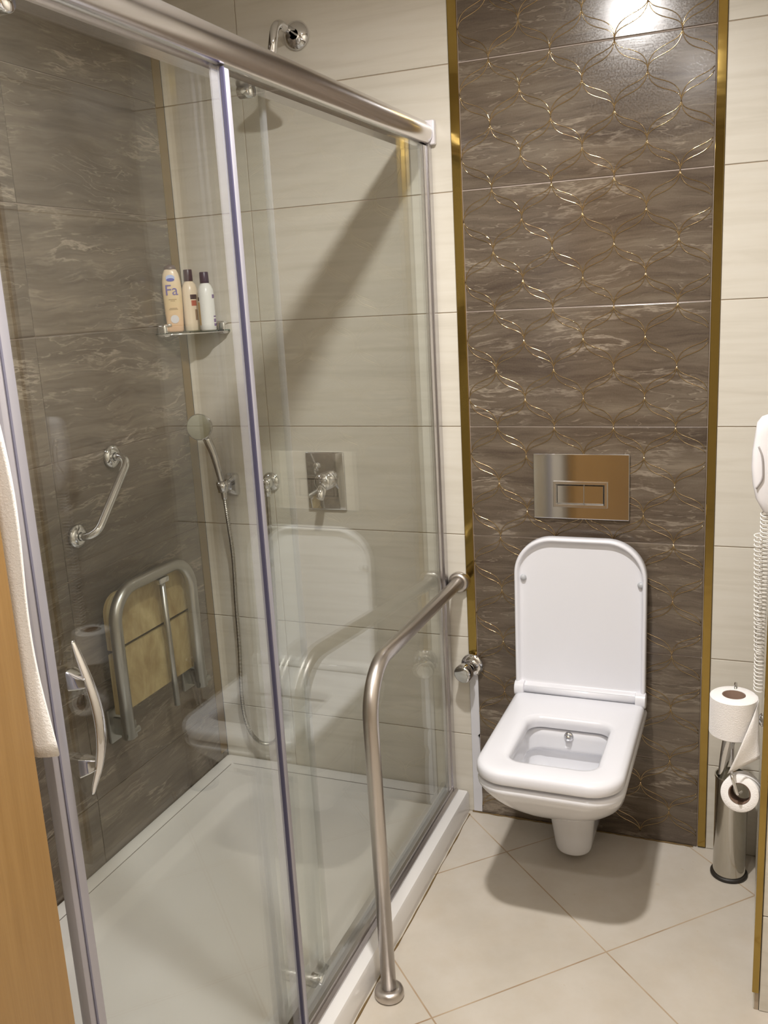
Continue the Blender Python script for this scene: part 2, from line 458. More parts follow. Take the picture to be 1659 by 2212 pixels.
bm = new(); lathe(bm, [(0, .004), (.036, .004), (.044, .002), (.045, 0)], (-.60, -1.30, .0305)); obj('drain_cover', bm, CHROME, t, smooth=True)

# ------------------------------------------------------------------ shower screen
s = thing('shower_screen', 'framed sliding glass shower screen with chunky chrome header rail above the white tray', 'shower screen', (XD, -.85, .068))
ZT = 1.857
# header rail, D profile extruded along y
prof = []
for k in range(15):
    a = -PI/2+PI*k/14
    prof.append((XD-.006+.026*math.cos(a)*(1.0), 1.889+.029*math.sin(a)))
prof += [(XD-.045, 1.918), (XD-.045, 1.860)]
def ext(prof, ya, yb, bm):
    secs = [[(x, ya, z) for x, z in prof], [(x, yb, z) for x, z in prof]]
    return loft(bm, secs)
bm = new(); ext(prof, YF+.002, -.032, bm)
c = Vector((XD-.015, 0, 1.889))
secs = []
for f, yy in ((1, -.032), (.97, -.022), (.86, -.013), (.6, -.007)):
    secs.append([(c.x+(x-c.x)*f, yy, c.z+(z-c.z)*f) for x, z in prof])
loft(bm, secs, False, True)
obj('header_rail', bm, ALUP, s, auto=35)
bm = new(); ext([(XD-.040, 1.853), (XD-.008, 1.853), (XD-.008, 1.861), (XD-.040, 1.861)], YF+.01, -.03, bm); obj('rail_underside', bm, ALU, s)
bm = new(); box(bm, XD-.042, XD+.022, -.018, -.0005, 1.862, 1.921, .004, 2); obj('end_cap', bm, mat('white_end_cap', (.78, .76, .80), .3), s, auto=40)
# wall profile
bm = new()
box(bm, XD-.020, XD+.0075, -.012, -.0005, .069, 1.862, .001, 1)
box(bm, XD-.012, XD-.002, -.036, -.010, .069, 1.862, .001, 1)
box(bm, XD+.002, XD+.010, -.036, -.010, .069, 1.862, .001, 1)
obj('wall_profile', bm, ALU, s, auto=40)
# bottom rail
bm = new()
ext([(XD-.034, .0692), (XD+.016, .0692), (XD+.016, .072), (XD+.008, .076), (XD+.008, .088), (XD-.001, .088), (XD-.001, .078), (XD-.016, .078), (XD-.016, .092), (XD-.034, .086)], YF+.002, -.012, bm)
obj('bottom_rail', bm, mat('worn_aluminium', (.50, .47, .46), .28, 1.), s, auto=30)
# fixed panel (outer track) y -1.0 .. -.03
bm = new(); box(bm, XD-.002, XD+.004, -1.000, -.020, .080, 1.858); fp = obj('fixed_pane', bm, GLASS, s)
bm = new(); box(bm, XD-.006, XD+.008, -1.001, -.985, .080, 1.858, .003, 2); st = obj('stile', bm, ALUW, s, auto=40)
bm = new(); box(bm, XD+.002, XD+.008, -1.0055, -1.001, .080, 1.858); obj('gasket', bm, GASKET, st)
bm = new(); box(bm, XD-.002, XD+.001, -1.030, -1.0055, .080, 1.858); obj('edge_seal', bm, SEAL, st)
# sliding door (inner track) y -1.535 .. -.82
XI = XD-.024
bm = new(); box(bm, XI-.003, XI+.003, -1.520, -.822, .090, 1.858); dr = obj('sliding_pane', bm, GLASS, s)
bm = new(); box(bm, XI-.009, XI+.008, -1.536, -1.505, .090, 1.858, .003, 2); st = obj('stile', bm, ALUW, s, auto=40)
bm = new(); box(bm, XI+.0075, XI+.0095, -1.5255, -1.5225, .090, 1.858); obj('gasket', bm, mat('grey_gasket', (.16, .155, .21), .5), st)
bm = new(); box(bm, XI-.005, XI+.005, -.832, -.820, .090, 1.858, .002, 2); obj('edge_seal', bm, SEAL, s, auto=40)
bm = new(); box(bm, XD-.004, XD+.006, -.062, -.036, .080, 1.858, .001, 1); obj('stile', bm, ALU, s, auto=40)
for yy in (-1.44, -.88):
    for zz in (1.846, .100):
        bm = new(); lathe(bm, [(0, .014), (.010, .014), (.012, .010), (.012, -.010), (.010, -.013), (0, -.013)], (XI, yy, zz), (1, 0, 0), 24); obj('roller', bm, CHROME, s, smooth=True)
# crescent handle
h = []
HP = [(-.1005, 1.083), (-.094, 1.062), (-.084, 1.030), (-.0765, .998), (-.074, .966), (-.077, .936), (-.085, .905), (-.095, .880), (-.1005, .863)]
pts = catmull([(x, -1.474, z) for x, z in HP], 5); n = len(pts)
rr = [(.0012+.0040*math.sin(PI*i/(n-1))**.7, .0025+.0068*math.sin(PI*i/(n-1))**.7) for i in range(n)]
bm = new(); tube(bm, pts, rr, 14, flat=(1, 0, 0)); hd = obj('handle', bm, CHROME, s, smooth=True)
for z_ in (1.030, .905):
    bm = new()
    loft(bm, [rrect(0, 0, .011, .014, .004, 0, 3), rrect(0, 0, .008, .010, .004, .016, 3), rrect(0, 0, .005, .007, .003, -XI-.086, 3)])
    for v in bm.verts:
        x, y, z = v.co; v.co = Vector((XI+.003+z, -1.477+x, z_+y+(z*.25 if z_ < .95 else -z*.1)))
    obj('handle_mount', bm, CHROME, hd, auto=40)

# ------------------------------------------------------------------ toilet
TX = .295
t = thing('toilet', 'white square wall-hung toilet with its lid raised against the brown tiled panel', 'toilet', (TX, 0, .03))
def U(hw, yf, z, r=.05, yb=-.001): # section open to the wall
    return rrect(TX, (yb+yf)/2, hw, (yb-yf)/2, .006, z, 10, rf=r)
def smooth_secs(ss, k=4):
    out = []
    cols = [catmull([q[i] for q in ss], k) for i in range(len(ss[0]))]
    return [[c_[j] for c_ in cols] for j in range(len(cols[0]))]
bm = new()
outer = [U(.036, -.176, .030, .034), U(.045, -.190, .036, .042), U(.0495, -.196, .060, .044), U(.054, -.203, .100, .046), U(.059, -.210, .140, .048), U(.064, -.217, .175, .05), U(.070, -.232, .200, .055),
        U(.083, -.270, .216, .075), U(.104, -.325, .231, .095), U(.125, -.378, .252, .105), U(.142, -.423, .281, .105), U(.156, -.462, .315, .095), U(.166, -.492, .350, .085), U(.1705, -.508, .372, .080)]
secs = smooth_secs(outer)+[U(.1708, -.5105, .380, .079), U(.1685, -.508, .386, .077), U(.162, -.501, .389, .073), U(.146, -.483, .3900, .06)]
def Hh(hx, ya, yb, z, r): return rrect(TX+.002, (ya+yb)/2, hx, (ya-yb)/2, r, z, 10, rf=r)
secs += [Hh(.118, -.188, -.456, .3925, .04), Hh(.112, -.193, -.450, .388, .036)]
secs += smooth_secs([Hh(.110, -.194, -.448, .372, .035), Hh(.108, -.195, -.446, .345, .035), Hh(.107, -.192, -.446, .335, .035), Hh(.112, -.180, -.444, .322, .04), Hh(.108, -.182, -.428, .29, .05), Hh(.086, -.20, -.38, .255, .06), Hh(.05, -.225, -.32, .238, .04)], 3)
loft(bm, secs, True, True); obj('bowl', bm, PORC, t, auto=70)
# seat ring
def ring(bm, outer, inner, ):
    pass
bm = new()
so = lambda ins, z: rrect(TX, (-.062-.515)/2, .171-ins, (.515-.062)/2-ins, .018, z, 12, rf=.078-ins*.5)
si = lambda ins, z: rrect(TX+.003, (-.200-.440)/2, .102+ins, .120+ins, .034+ins, z, 12)
rs = [so(.006, .3985), so(.002, .400), so(0, .404), so(0, .419), so(.002, .425), so(.007, .4295), so(.016, .4315), si(.016, .4300), si(.006, .4275), si(.001, .421), si(0, .412), si(.002, .3985)]
V = [[bm.verts.new(p) for p in r] for r in rs]
for a, b in zip(V, V[1:]+V[:1]): ring_faces(bm, a, b)
obj('seat', bm, PLAST, t, auto=60)
# lid (raised): outline in xz, thickness in y, leaning on the wall
LZ0, LZ1, LH = .443, .862, .171
def lidsec(ins, yy):
    pts = []
    for (x, zz, _) in rrect(TX, 0, LH-ins, (LZ1-LZ0)/2-ins, .100-ins*.6, 0, 14, rf=.012): pts.append((x, zz))
    o = []
    for x, zz in pts:
        z = (LZ0+LZ1)/2+zz; o.append((x, yy-.010*(1-(z-LZ0)/(LZ1-LZ0))+.004, z))
    return o
bm = new()
V = [lidsec(.016, -.024), lidsec(.004, -.027), lidsec(0, -.033), lidsec(0, -.054), lidsec(.0015, -.059), lidsec(.005, -.0605), lidsec(.0085, -.059), lidsec(.011, -.048), lidsec(.014, -.0455), lidsec(.020, -.0448)]
loft(bm, V, True, True); ld = obj('lid', bm, PLAST, t, auto=60)
for x in (TX-.148, TX+.156):
    bm = new(); lathe(bm, [(.0075, 0), (.0085, .004), (.007, .009), (.0, .011)], (x, -.043, .749 if x < TX else .747), (0, -1, 0), 20); obj('lid_buffer', bm, mat('translucent_buffer', (.45, .46, .48), .2), ld, smooth=True)
bm = new(); tube(bm, [(TX-.150, -.058, .4385), (TX+.150, -.058, .4385)], .0125, 16); obj('hinge_bar', bm, PLAST, t, smooth=True)
for x in (TX-.160, TX+.160):
    bm = new(); loft(bm, [[(x+sx, -.060+yy, .440+zz) for yy, zz in [(.019*math.cos(a)*f, .019*math.sin(a)*f+(-.004 if math.sin(a) < 0 else 0)) for a in [2*PI*k/24 for k in range(24)]]] for sx, f in ((-.0135, .85), (-.012, 1), (.012, 1), (.0135, .85))])
    obj('hinge', bm, PLAST, t, auto=50)
bm = new(); lathe(bm, [(.0125, 0), (.0125, .003), (.010, .006), (.0085, .006), (.0085, .012), (.006, .016), (0, .017)], (.293, -.193, .378), (0, -1, .1), 24); obj('bidet_nozzle', bm, CHROME, t, smooth=True)

# ------------------------------------------------------------------ flush plate
t = thing('flush_plate', 'polished chrome flush plate with one framed button on the brown panel', 'flush plate', (.294, 0, .905))
bm = new(); box(bm, .1705, .4165, -.011, -.0005, .9055, 1.077, .0015, 2); obj('plate', bm, CHROME, t)
def frame(bm, x0, x1, z0, z1, w, y0, y1):
    def q(i, y): return [(x0+i, y, z0+i), (x1-i, y, z0+i), (x1-i, y, z1-i), (x0+i, y, z1-i)]
    V = [[bm.verts.new(p) for p in s_] for s_ in (q(0, y0), q(0, y1+.001), q(.001, y1), q(w-.004, y1), q(w, y0))]
    for a, b in zip(V, V[1:]): ring_faces(bm, a, b)
bm = new(); frame(bm, .2235, .3625, .9375, 1.0055, .011, -.0108, -.0175); obj('button_frame', bm, mat('satin_chrome', (.78, .76, .74), .16, 1.), t)
bm = new(); box(bm, .2345, .302, -.0145, -.0108, .9480, .9945, .0006, 1); obj('button', bm, CHROME, t)
bm = new(); box(bm, .303, .3515, -.0145, -.0108, .9480, .9945, .0006, 1); obj('button', bm, CHROME, t)

# ------------------------------------------------------------------ floor-to-wall grab rail
t = thing('grab_rail', 'brushed steel grab rail running from the back wall beside the toilet down to the floor', 'grab rail', (.006, -.772, 0))
pth = arc_path([(-.046, -.004, .711), (-.004, -.762, .757), (.006, -.772, .004)], .105, 14)
bm = new(); tube(bm, pth, .0165, 24); obj('tube', bm, STEEL, t, smooth=True)
def fl(o, ax, k=1):
    b = new(); lathe(b, [(.0165, 0), (.030*k, 0), (.0325*k, .004), (.0325*k, .012), (.0305*k, .018), (.026*k, .0215), (.0195, .023), (.0163, .0225)], o, ax, 40); return b
obj('floor_flange', fl((.006, -.772, .0005), (0, 0, 1)), STEEL, t, smooth=True)
obj('wall_flange', fl((-.0455, -.0005, .7105), (0, -1, 0), .92), STEEL, t, smooth=True)

# ------------------------------------------------------------------ angle valve
t = thing('angle_valve', 'round chrome shut-off valve on the tile edge below the grab rail flange', 'valve', (-.020, 0, .463))
o = Vector((-.014, 0, .468)); a = Vector((-.05, -1, -.02)).normalized()
bm = new(); lathe(bm, [(.014, 0), (.031, .0), (.0335, .003), (.032, .009), (.022, .013), (.016, .014), (.0155, .03), (.013, .033)], o+Vector((0, -.0045, 0)), a, 40); obj('rosette', bm, CHROME, t, smooth=True)
bm = new(); lathe(bm, [(.011, .03), (.0135, .034), (.0235, .045), (.0260, .050), (.0260, .066), (.0245, .070), (.022, .0715), (0, .0725)], o, Vector((-.20, -1, -.12)).normalized(), 40); obj('knob', bm, CHROME, t, smooth=True)
bm = new(); tube(bm, [(-.018, -.030, .462), (-.050, -.034, .466)], .0065, 16); obj('outlet_spout', bm, CHROME, t, smooth=True)

# ------------------------------------------------------------------ overhead shower
t = thing('overhead_shower', 'chrome shower arm with round wall flange above the header rail', 'shower head', (-.434, 0, 2.168))
bm = new(); lathe(bm, [(.010, 0), (.034, 0), (.036, .003), (.034, .010), (.022, .018), (.013, .021)], (-.434, -.0005, 2.168), (0, -1, 0), 40); obj('flange', bm, CHROME, t, smooth=True)
bm = new(); tube(bm, arc_path([(-.434, -.005, 2.168), (-.440, -.108, 2.180), (-.446, -.135, 2.075)], .035, 10), .0115, 20); obj('arm', bm, CHROME, t, smooth=True)
bm = new(); lathe(bm, [(.010, .0), (.015, .004), (.015, .016), (.011, .022), (.014, .028), (.017, .036), (.045, .058), (.050, .066), (.048, .072), (0, .073)], (-.4455, -.133, 2.085), (-.1, -.24, -1), 40); obj('shower_head', bm, CHROME, t, smooth=True)

# ------------------------------------------------------------------ mixer
t = thing('shower_mixer', 'square-edged chrome mixer plate with lever on the cream wall inside the shower', 'shower mixer', (-.434, 0, .905))
bm = new(); box(bm, -.496, -.375, -.010, -.0005, .905, 1.074, .004, 3); obj('plate', bm, CHROME, t, auto=40)
bm = new(); lathe(bm, [(.026, .009), (.027, .012), (.025, .048), (.023, .052), (0, .053)], (-.428, 0, .993), (0, -1, 0), 36); obj('valve_body', bm, CHROME, t, smooth=True)
bm = new(); tube(bm, [(-.428, -.042, .990), (-.424, -.060, .975), (-.420, -.085, .955)], [(.010, .014), (.009, .013), (.007, .011)], 16); obj('lever', bm, CHROME, t, smooth=True)
bm = new(); lathe(bm, [(.009, 0), (.009, .008), (.006, .010), (0, .011)], (-.46, -.009, 1.035), (0, -1, 0), 20); obj('diverter_button', bm, CHROME, t, smooth=True)

t = thing('hose_outlet', 'small round chrome hose outlet left of the mixer plate', 'hose outlet', (-.617, 0, .983))
bm = new(); lathe(bm, [(.010, 0), (.028, 0), (.029, .004), (.026, .010), (.016, .014)], (-.617, -.0005, .983), (0, -1, 0), 36); obj('rosette', bm, CHROME, t, smooth=True)
bm = new(); lathe(bm, [(.015, .010), (.016, .016), (.016, .040), (.013, .045), (0, .046)], (-.617, 0, .983), (0, -1, 0), 32); tube(bm, [(-.617, -.030, .975), (-.617, -.030, .944)], .0095, 18); obj('elbow', bm, CHROME, t, smooth=True)

t = thing('shower_holder', 'grey chrome wall bracket gripping the hand shower near the corner', 'bracket', (-.748, 0, .975))
bm = new(); loft(bm, [rrect(-.748, .972, hx_, hz_, .010, 0, 5) for hx_, hz_ in ((.021, .034), (.021, .034), (.016, .028), (.012, .020))])
for i, v in enumerate(bm.verts): x, y, z = v.co; v.co = Vector((x, -(.0005, .010, .022, .034)[i//24], y))
obj('base', bm, CHROME, t, auto=40)
bm = new(); lathe(bm, [(.0125, -.016), (.0165, -.016), (.0175, .016), (.0135, .016), (.0125, -.016)], (-.756, -.050, .975), (-.03, -.12, 1), 28); obj('cradle', bm, CHROME, t, smooth=True)

t = thing('hand_shower', 'chrome hand shower with grey round face and long metal hose looping down', 'hand shower', (-.757, -.05, .96))
hp = catmull([(-.755, -.047, .935), (-.756, -.050, .975), (-.759, -.060, 1.03), (-.765, -.072, 1.085), (-.775, -.082, 1.125)], 6)
bm = new(); n = len(hp); tube(bm, hp, [.0085+.0045*(i/(n-1)) for i in range(n)], 20); obj('handle', bm, CHROME, t, smooth=True)
hc = Vector((-.785, -.094, 1.158)); ha = Vector((.22, -.86, .12)).normalized()
bm = new(); lathe(bm, [(0, -.020), (.022, -.018), (.034, -.008), (.0385, .002), (.0385, .008), (.036, .011)], hc, ha, 40); hh = obj('head', bm, CHROME, t, smooth=True)
bm = new(); lathe(bm, [(.036, .0105), (.033, .0125), (.012, .0135), (0, .0135)], hc, ha, 40); obj('spray_face', bm, mat('grey_spray_face', (.30, .29, .22), .35), hh, smooth=True)
hose = catmull([(-.755, -.046, .935), (-.752, -.044, .86), (-.752, -.035, .756), (-.760, -.030, .60), (-.764, -.028, .455), (-.771, -.030, .30), (-.765, -.030, .215), (-.742, -.032, .162), (-.700, -.034, .140), (-.655, -.034, .165), (-.632, -.032, .26), (-.630, -.030, .45), (-.622, -.030, .70), (-.617, -.030, .945)], 26)
bm = new(); tube(bm, hose, [.0066 if i % 2 else .0056 for i in range(len(hose))], 12); obj('hose', bm, mat('hose_metal', (.52, .50, .45), .28, 1.), t)

# ------------------------------------------------------------------ corner shelf
t = thing('corner_shelf', 'glass corner shelf with chrome clips holding three bottles in the shower corner', 'shelf', (XL, 0, 1.425))
cxs, zs_ = XL+.002, 1.424
def shelf_outline(R, z):
    P = [(cxs, -.003, z)]
    N = 14
    P.append((cxs, -.003-R, z))
    for k in range(N+1):
        a = PI/2*k/N; rr_ = R*(1-.17*math.sin(2*a))
        P.append((cxs+.018+ (rr_-.018)*math.sin(a), -.003-.018-(rr_-.018)*math.cos(a), z))
    P.append((cxs+R, -.003, z)); return P
CLIPM = mat('bright_chrome', (.85, .85, .86), .12, 1.)
SG = bpy.data.materials.new('shelf_glass'); SG.use_nodes = True; b = SG.node_tree.nodes['Principled BSDF']; b.inputs['Transmission Weight'].default_value = 1; b.inputs['Roughness'].default_value = .05; b.inputs['Base Color'].default_value = (.75, .9, .84, 1)
bm = new(); loft(bm, [shelf_outline(.150, zs_), shelf_outline(.150, zs_+.006)]); obj('glass_plate', bm, SG, t)
bm = new(); tube(bm, [Vector(p)+Vector((0, 0, .001)) for p in shelf_outline(.152, zs_)[1:-1]], .0022, 8); obj('front_rod', bm, CHROME, t, smooth=True)
for (x, y) in ((cxs+.014, -.132), (cxs+.134, -.016)):
    bm = new(); box(bm, x-.014, x+.014, y-.014, y+.012, zs_-.006, zs_+.030, .006, 3); obj('clip', bm, CLIPM, t, auto=40)
bm = new(); tube(bm, [(cxs+.004, -.125, zs_+.026), (cxs+.02, -.128, zs_+.027), (cxs+.036, -.124, zs_+.027)], .004, 10); obj('retaining_arm', bm, CHROME, t, smooth=True)
bm = new(); tube(bm, [(cxs+.100, -.040, zs_+.027), (cxs+.118, -.034, zs_+.027), (cxs+.134, -.016, zs_+.027)], .004, 10); obj('retaining_arm', bm, CHROME, t, smooth=True)

# bottles
def text(name, s_, size, m, parent, M, ext_=.0002):
    c_ = bpy.data.curves.new(name, 'FONT'); c_.body = s_; c_.size = size; c_.extrude = ext_; c_.align_x = 'CENTER'; c_.resolution_u = 4
    o_ = bpy.data.objects.new('tmp', c_); COL.objects.link(o_)
    dg = bpy.context.evaluated_depsgraph_get(); me = bpy.data.meshes.new_from_object(o_.evaluated_get(dg))
    bpy.data.objects.remove(o_)
    me.transform(M); me.materials.clear(); me.materials.append(m); me.name = name
    ob = bpy.data.objects.new(name, me); COL.objects.link(ob); ob.parent = parent
    ob.matrix_parent_inverse = Matrix.Translation(-wloc(parent)); return ob
PURP = mat('dark_plum_cap', (.045, .018, .04), .35)
BLUE = mat('blue_print', (.05, .06, .38), .5)
zb = zs_+.0065
# first bottle: flat oval gel bottle
B = Vector((-.826, -.105, zb))
t = thing('shower_gel_bottle', 'flat peach and gold shower gel bottle with Fa lettering, leftmost on the corner shelf', 'bottle', B)
ang = math.radians(32); ca, sa = math.cos(ang), math.sin(ang)
def fb(x, d, z): return Vector((B.x+x*ca+d*sa, B.y+x*sa-d*ca, B.z+z))   # d = out of the label face
prof = [(.019, .010, 0), (.0225, .014, .004), (.0235, .0155, .02), (.0255, .0165, .07), (.0265, .0165, .11), (.0255, .016, .14), (.022, .014, .160), (.017, .012, .170), (.012, .010, .174)]
bm = new(); loft(bm, [[fb(a_*math.copysign(abs(math.cos(q))**.8, math.cos(q)), d_*math.copysign(abs(math.sin(q))**.8, math.sin(q)), z) for q in [2*PI*k/36 for k in range(36)]] for a_, d_, z in prof])
gel = mat('peach_bottle', rough=.3); g = G(gel); o_ = g.n('ShaderNodeSeparateXYZ'); g.l(g.coord('Object'), o_.inputs[0])
mr = g.n('ShaderNodeMapRange'); mr.inputs[1].default_value = zb; mr.inputs[2].default_value = zb+.17; g.l(o_.outputs[2], mr.inputs[0])
g.l(g.ramp(mr.outputs[0], [(0, (.72, .44, .27)), (.5, (.66, .50, .27)), (1, (.72, .58, .42))]), g.b.inputs['Base Color'])
obj('bottle_body', bm, gel, t, smooth=True)
bm = new(); loft(bm, [[fb(a_*math.cos(q), d_*math.sin(q), z) for q in [2*PI*k/28 for k in range(28)]] for a_, d_, z in ((.015, .011, .168), (.017, .012, .174), (.014, .010, .182), (.006, .005, .185))]); obj('cap', bm, mat('brown_cap', (.09, .05, .045), .4), t, smooth=True)
def disc(cx_, cz, rx, rz, d, m, nm):
    b_ = new(); vs = [b_.verts.new(fb(cx_+rx*math.cos(2*PI*k/28), d, cz+rz*math.sin(2*PI*k/28))) for k in range(28)]; b_.faces.new(vs)
    vs2 = [b_.verts.new(v.co+(fb(0, -.0006, 0)-fb(0, 0, 0))) for v in vs]; ring_faces(b_, vs, vs2); return obj(nm, b_, m, t)
disc(-.001, .148, .0125, .009, .0168, mat('pale_blue_print', (.42, .50, .78), .5), 'emblem')
disc(-.001, .1435, .011, .0045, .0172, BLUE, 'emblem')
disc(.001, .036, .0115, .0115, .0172, mat('silver_print', (.62, .60, .62), .4), 'emblem')
M = Matrix.Translation(fb(-.001, .0170, .102)) @ Matrix(((ca, 0, sa, 0), (sa, 0, -ca, 0), (0, 1, 0, 0), (0, 0, 0, 1)))
text('lettering', 'Fa', .041, mat('violet_print', (.10, .07, .30), .5), t, M)
bm = new()
for (zz, w_) in ((.090, .011), (.086, .006), (.066, .010), (.063, .012)):
    vs = [bm.verts.new(fb(sx*w_, .0171, zz+sz*.0009)) for sx, sz in ((-1, -1), (1, -1), (1, 1), (-1, 1))]; bm.faces.new(vs)
obj('fine_print', bm, mat('ochre_print', (.36, .24, .10), .5), t)
def round_bottle(B, col, label, lab, K=1):
    t = thing('lotion_bottle', label, 'bottle', B)
    B = Vector(B)
    b_ = new(); lathe(b_, [(0, 0), (.019, 0), (.022, .003), (.0225, .02), (.0225, .105*K), (.0215, .118*K), (.017, .131*K), (.011, .138*K), (.010, .140*K)], B, (0, 0, 1), 36); obj('bottle_body', b_, mat('bottle_plastic', col, .3), t, smooth=True)
    b_ = new(); lathe(b_, [(.0122, .138*K), (.0128, .140*K), (.0122, .168*K), (.0112, .170*K), (0, .1705*K)], B, (0, 0, 1), 28); obj('cap', b_, PURP, t, auto=40)
    for (a0, a1, z0, z1, m) in lab:
        b_ = new(); N = 8; A = []; D = []
        for k in range(N+1):
            a_ = math.radians(a0+(a1-a0)*k/N); 
            A.append(b_.verts.new((B[0]+.0228*math.sin(a_), B[1]-.0228*math.cos(a_), B[2]+z0))); D.append(b_.verts.new((B[0]+.0228*math.sin(a_), B[1]-.0228*math.cos(a_), B[2]+z1)))
        for k in range(N): b_.faces.new((A[k], A[k+1], D[k+1], D[k]))
        obj('label_print', b_, m, t)
    return t
LD = mat('dark_label', (.06, .03, .04), .5); LR = mat('red_label', (.45, .12, .08), .5); LO = mat('honey_label', (.62, .42, .16), .5); LP = mat('violet_label', (.20, .12, .26), .5); LT = mat('brown_print', (.30, .2, .13), .5)
round_bottle((-.796, -.064, zb), (.78, .66, .50), 'cream lotion bottle with plum cap, middle of the three on the corner shelf',
    [(35, 85, .088, .101, LD), (40, 80, .070, .085, LR), (62, 82, .030, .060, LT)])
round_bottle((-.736, -.076, zb), (.80, .80, .76), 'white lotion bottle with plum cap, rightmost on the corner shelf',
    [(-70, -25, .082, .092, LD), (-75, -22, .015, .078, LO), (80, 110, .088, .098, LP), (80, 110, .022, .032, LP), (80, 110, .036, .040, LP), (80, 110, .012, .019, LP)], .94)

# ------------------------------------------------------------------ small grab bar on the left wall
t = thing('small_grab_bar', 'short slanting chrome grab bar on the brown wall above the folding seat', 'grab bar', (XL, -.49, .95))
A_, B_ = Vector((XL, -.408, 1.126)), Vector((XL, -.576, .953)); ox = Vector((.060, 0, 0))
bm = new(); tube(bm, arc_path([A_, A_+ox, B_+ox, B_], .034, 10), .0105, 20); obj('bar', bm, CHROME, t, smooth=True)
for P_ in (A_, B_):
    bm = new(); lathe(bm, [(.010, 0), (.029, 0), (.031, .004), (.029, .011), (.018, .015), (.0115, .015)], P_+Vector((.0005, 0, 0)), (1, 0, 0), 32); obj('flange', bm, CHROME, t, smooth=True)

# ------------------------------------------------------------------ folding seat
t = thing('folding_shower_seat', 'folded-up plywood shower seat in a bent steel tube frame on the brown wall', 'shower seat', (XL, -.36, .42))
def plank(z0, z1, rt_, rb_, nm, m):
    b_ = new(); out = []
    for (sx, sz, a0, R) in ((1, 1, 0, rt_), (-1, 1, 90, rt_), (-1, -1, 180, rb_), (1, -1, 270, rb_)):
        for k in range(7):
            a_ = math.radians(a0+15*k); out.append((-.365+sx*(.187-R)+R*math.cos(a_), (z0+z1)/2+sz*((z1-z0)/2-R)+R*math.sin(a_)))
    x_ = XL+.032
    loft(b_, [[(x_+dx, y_, z_) for y_, z_ in out] for dx in (0, .014)]); return obj(nm, b_, m, t, auto=40)
plank(.640, .785, .050, .004, 'upper_slat', SEATW); plank(.460, .630, .004, .006, 'lower_slat', SEATW)
bm = new(); box(bm, XL+.026, XL+.034, -.545, -.185, .625, .645); obj('cross_bar', bm, mat('dark_bar', (.05, .035, .03), .5), t)
fx = XL+.075
bm = new(); tube(bm, arc_path([(fx, -.560, .405), (fx, -.560, .800), (fx, -.215, .800), (fx, -.215, .405)], .085, 14), .0165, 22); obj('frame_tube', bm, GREYTUBE, t, smooth=True)
bm = new(); tube(bm, [(fx-.004, -.345, .782), (fx-.008, -.330, .395)], .0085, 16); obj('support_strut', bm, GREYTUBE, t, smooth=True)
bm = new(); box(bm, fx-.012, fx+.010, -.372, -.328, .766, .782, .003, 2); obj('strut_hinge', bm, CHROME, t, auto=40)
for yy in (-.560, -.215):
    bm = new(); box(bm, XL+.0005, XL+.012, yy+.004, yy+.062, .375, .470, .004, 2); box(bm, XL+.004, fx+.004, yy+.020, yy+.030, .395, .445, .003, 2)
    tube(bm, [(fx-.002, yy-.016, .415), (fx-.002, yy+.040, .415)], .010, 16); br = obj('hinge_bracket', bm, mat('dull_bracket', (.35, .35, .33), .35, 1.), t, auto=40)
    bm = new(); lathe(bm, [(.008, 0), (.008, .005), (0, .006)], (XL+.012, yy+.046, .452), (1, 0, 0), 16); obj('bolt', bm, CHROME, br, smooth=True)

# ------------------------------------------------------------------ telephone handset on the recess side wall
t = thing('wall_telephone', 'white handset on the side wall with a long coiled white cord, at the right edge', 'telephone', (.746, -.50, 1.05))
KT = .808
def tp(x, y, z): return (.7455+(x-.752)*KT, -.50+(y+.055)*KT, 1.0546+(z-.95)*KT)
bm = new(); zc = [(.946, .012, .010), (.956, .022, .016), (.985, .038, .020), (1.02, .046, .022), (1.06, .050, .023), (1.10, .049, .023), (1.14, .044, .022), (1.165, .041, .022), (1.178, .031, .018), (1.184, .016, .010)]
loft(bm, [[tp(.7515-dx/2+dx/2*math.copysign(abs(math.cos(q))**.6, math.cos(q)), -.055+hw*math.copysign(abs(math.sin(q))**.6, math.sin(q)), z) for q in [2*PI*k/28 for k in range(28)]] for z, dx, hw in zc])
obj('handset', bm, mat('white_phone_plastic', (.78, .76, .77), .35), t, smooth=True)
bm = new(); tube(bm, [tp(*q) for q in catmull([(.716, -.078, 1.112), (.724, -.080, 1.09), (.727, -.080, 1.06), (.726, -.080, 1.035), (.714, -.078, 1.012)], 6)], .0017, 8); obj('grip_groove', bm, mat('grey_groove', (.36, .33, .32), .6), t, smooth=True)
pts = []; N = 46; per = 12
for i in range(N*per+1):
    f = i/(N*per); z = .950-.455*f; a_ = 2*PI*i/per; pts.append(tp(.7365+.001*math.sin(6*f)+.0105*math.cos(a_), -.052+.0105*math.sin(a_), z+.002*math.sin(a_)))
bm = new(); tube(bm, pts, .0013, 6); obj('coiled_cord', bm, mat('white_cord', (.76, .73, .69), .45), t, smooth=True)
bm = new(); pts = []
for i in range(26*10+1):
    f = i/260; z = .900-.30*f; a_ = 2*PI*i/10; pts.append(tp(.722+.010*f+.009*math.cos(a_), -.060+.009*math.sin(a_), z))
tube(bm, pts, .0011, 6); obj('coiled_cord', bm, mat('white_cord_b', (.76, .73, .69), .45), t, smooth=True)

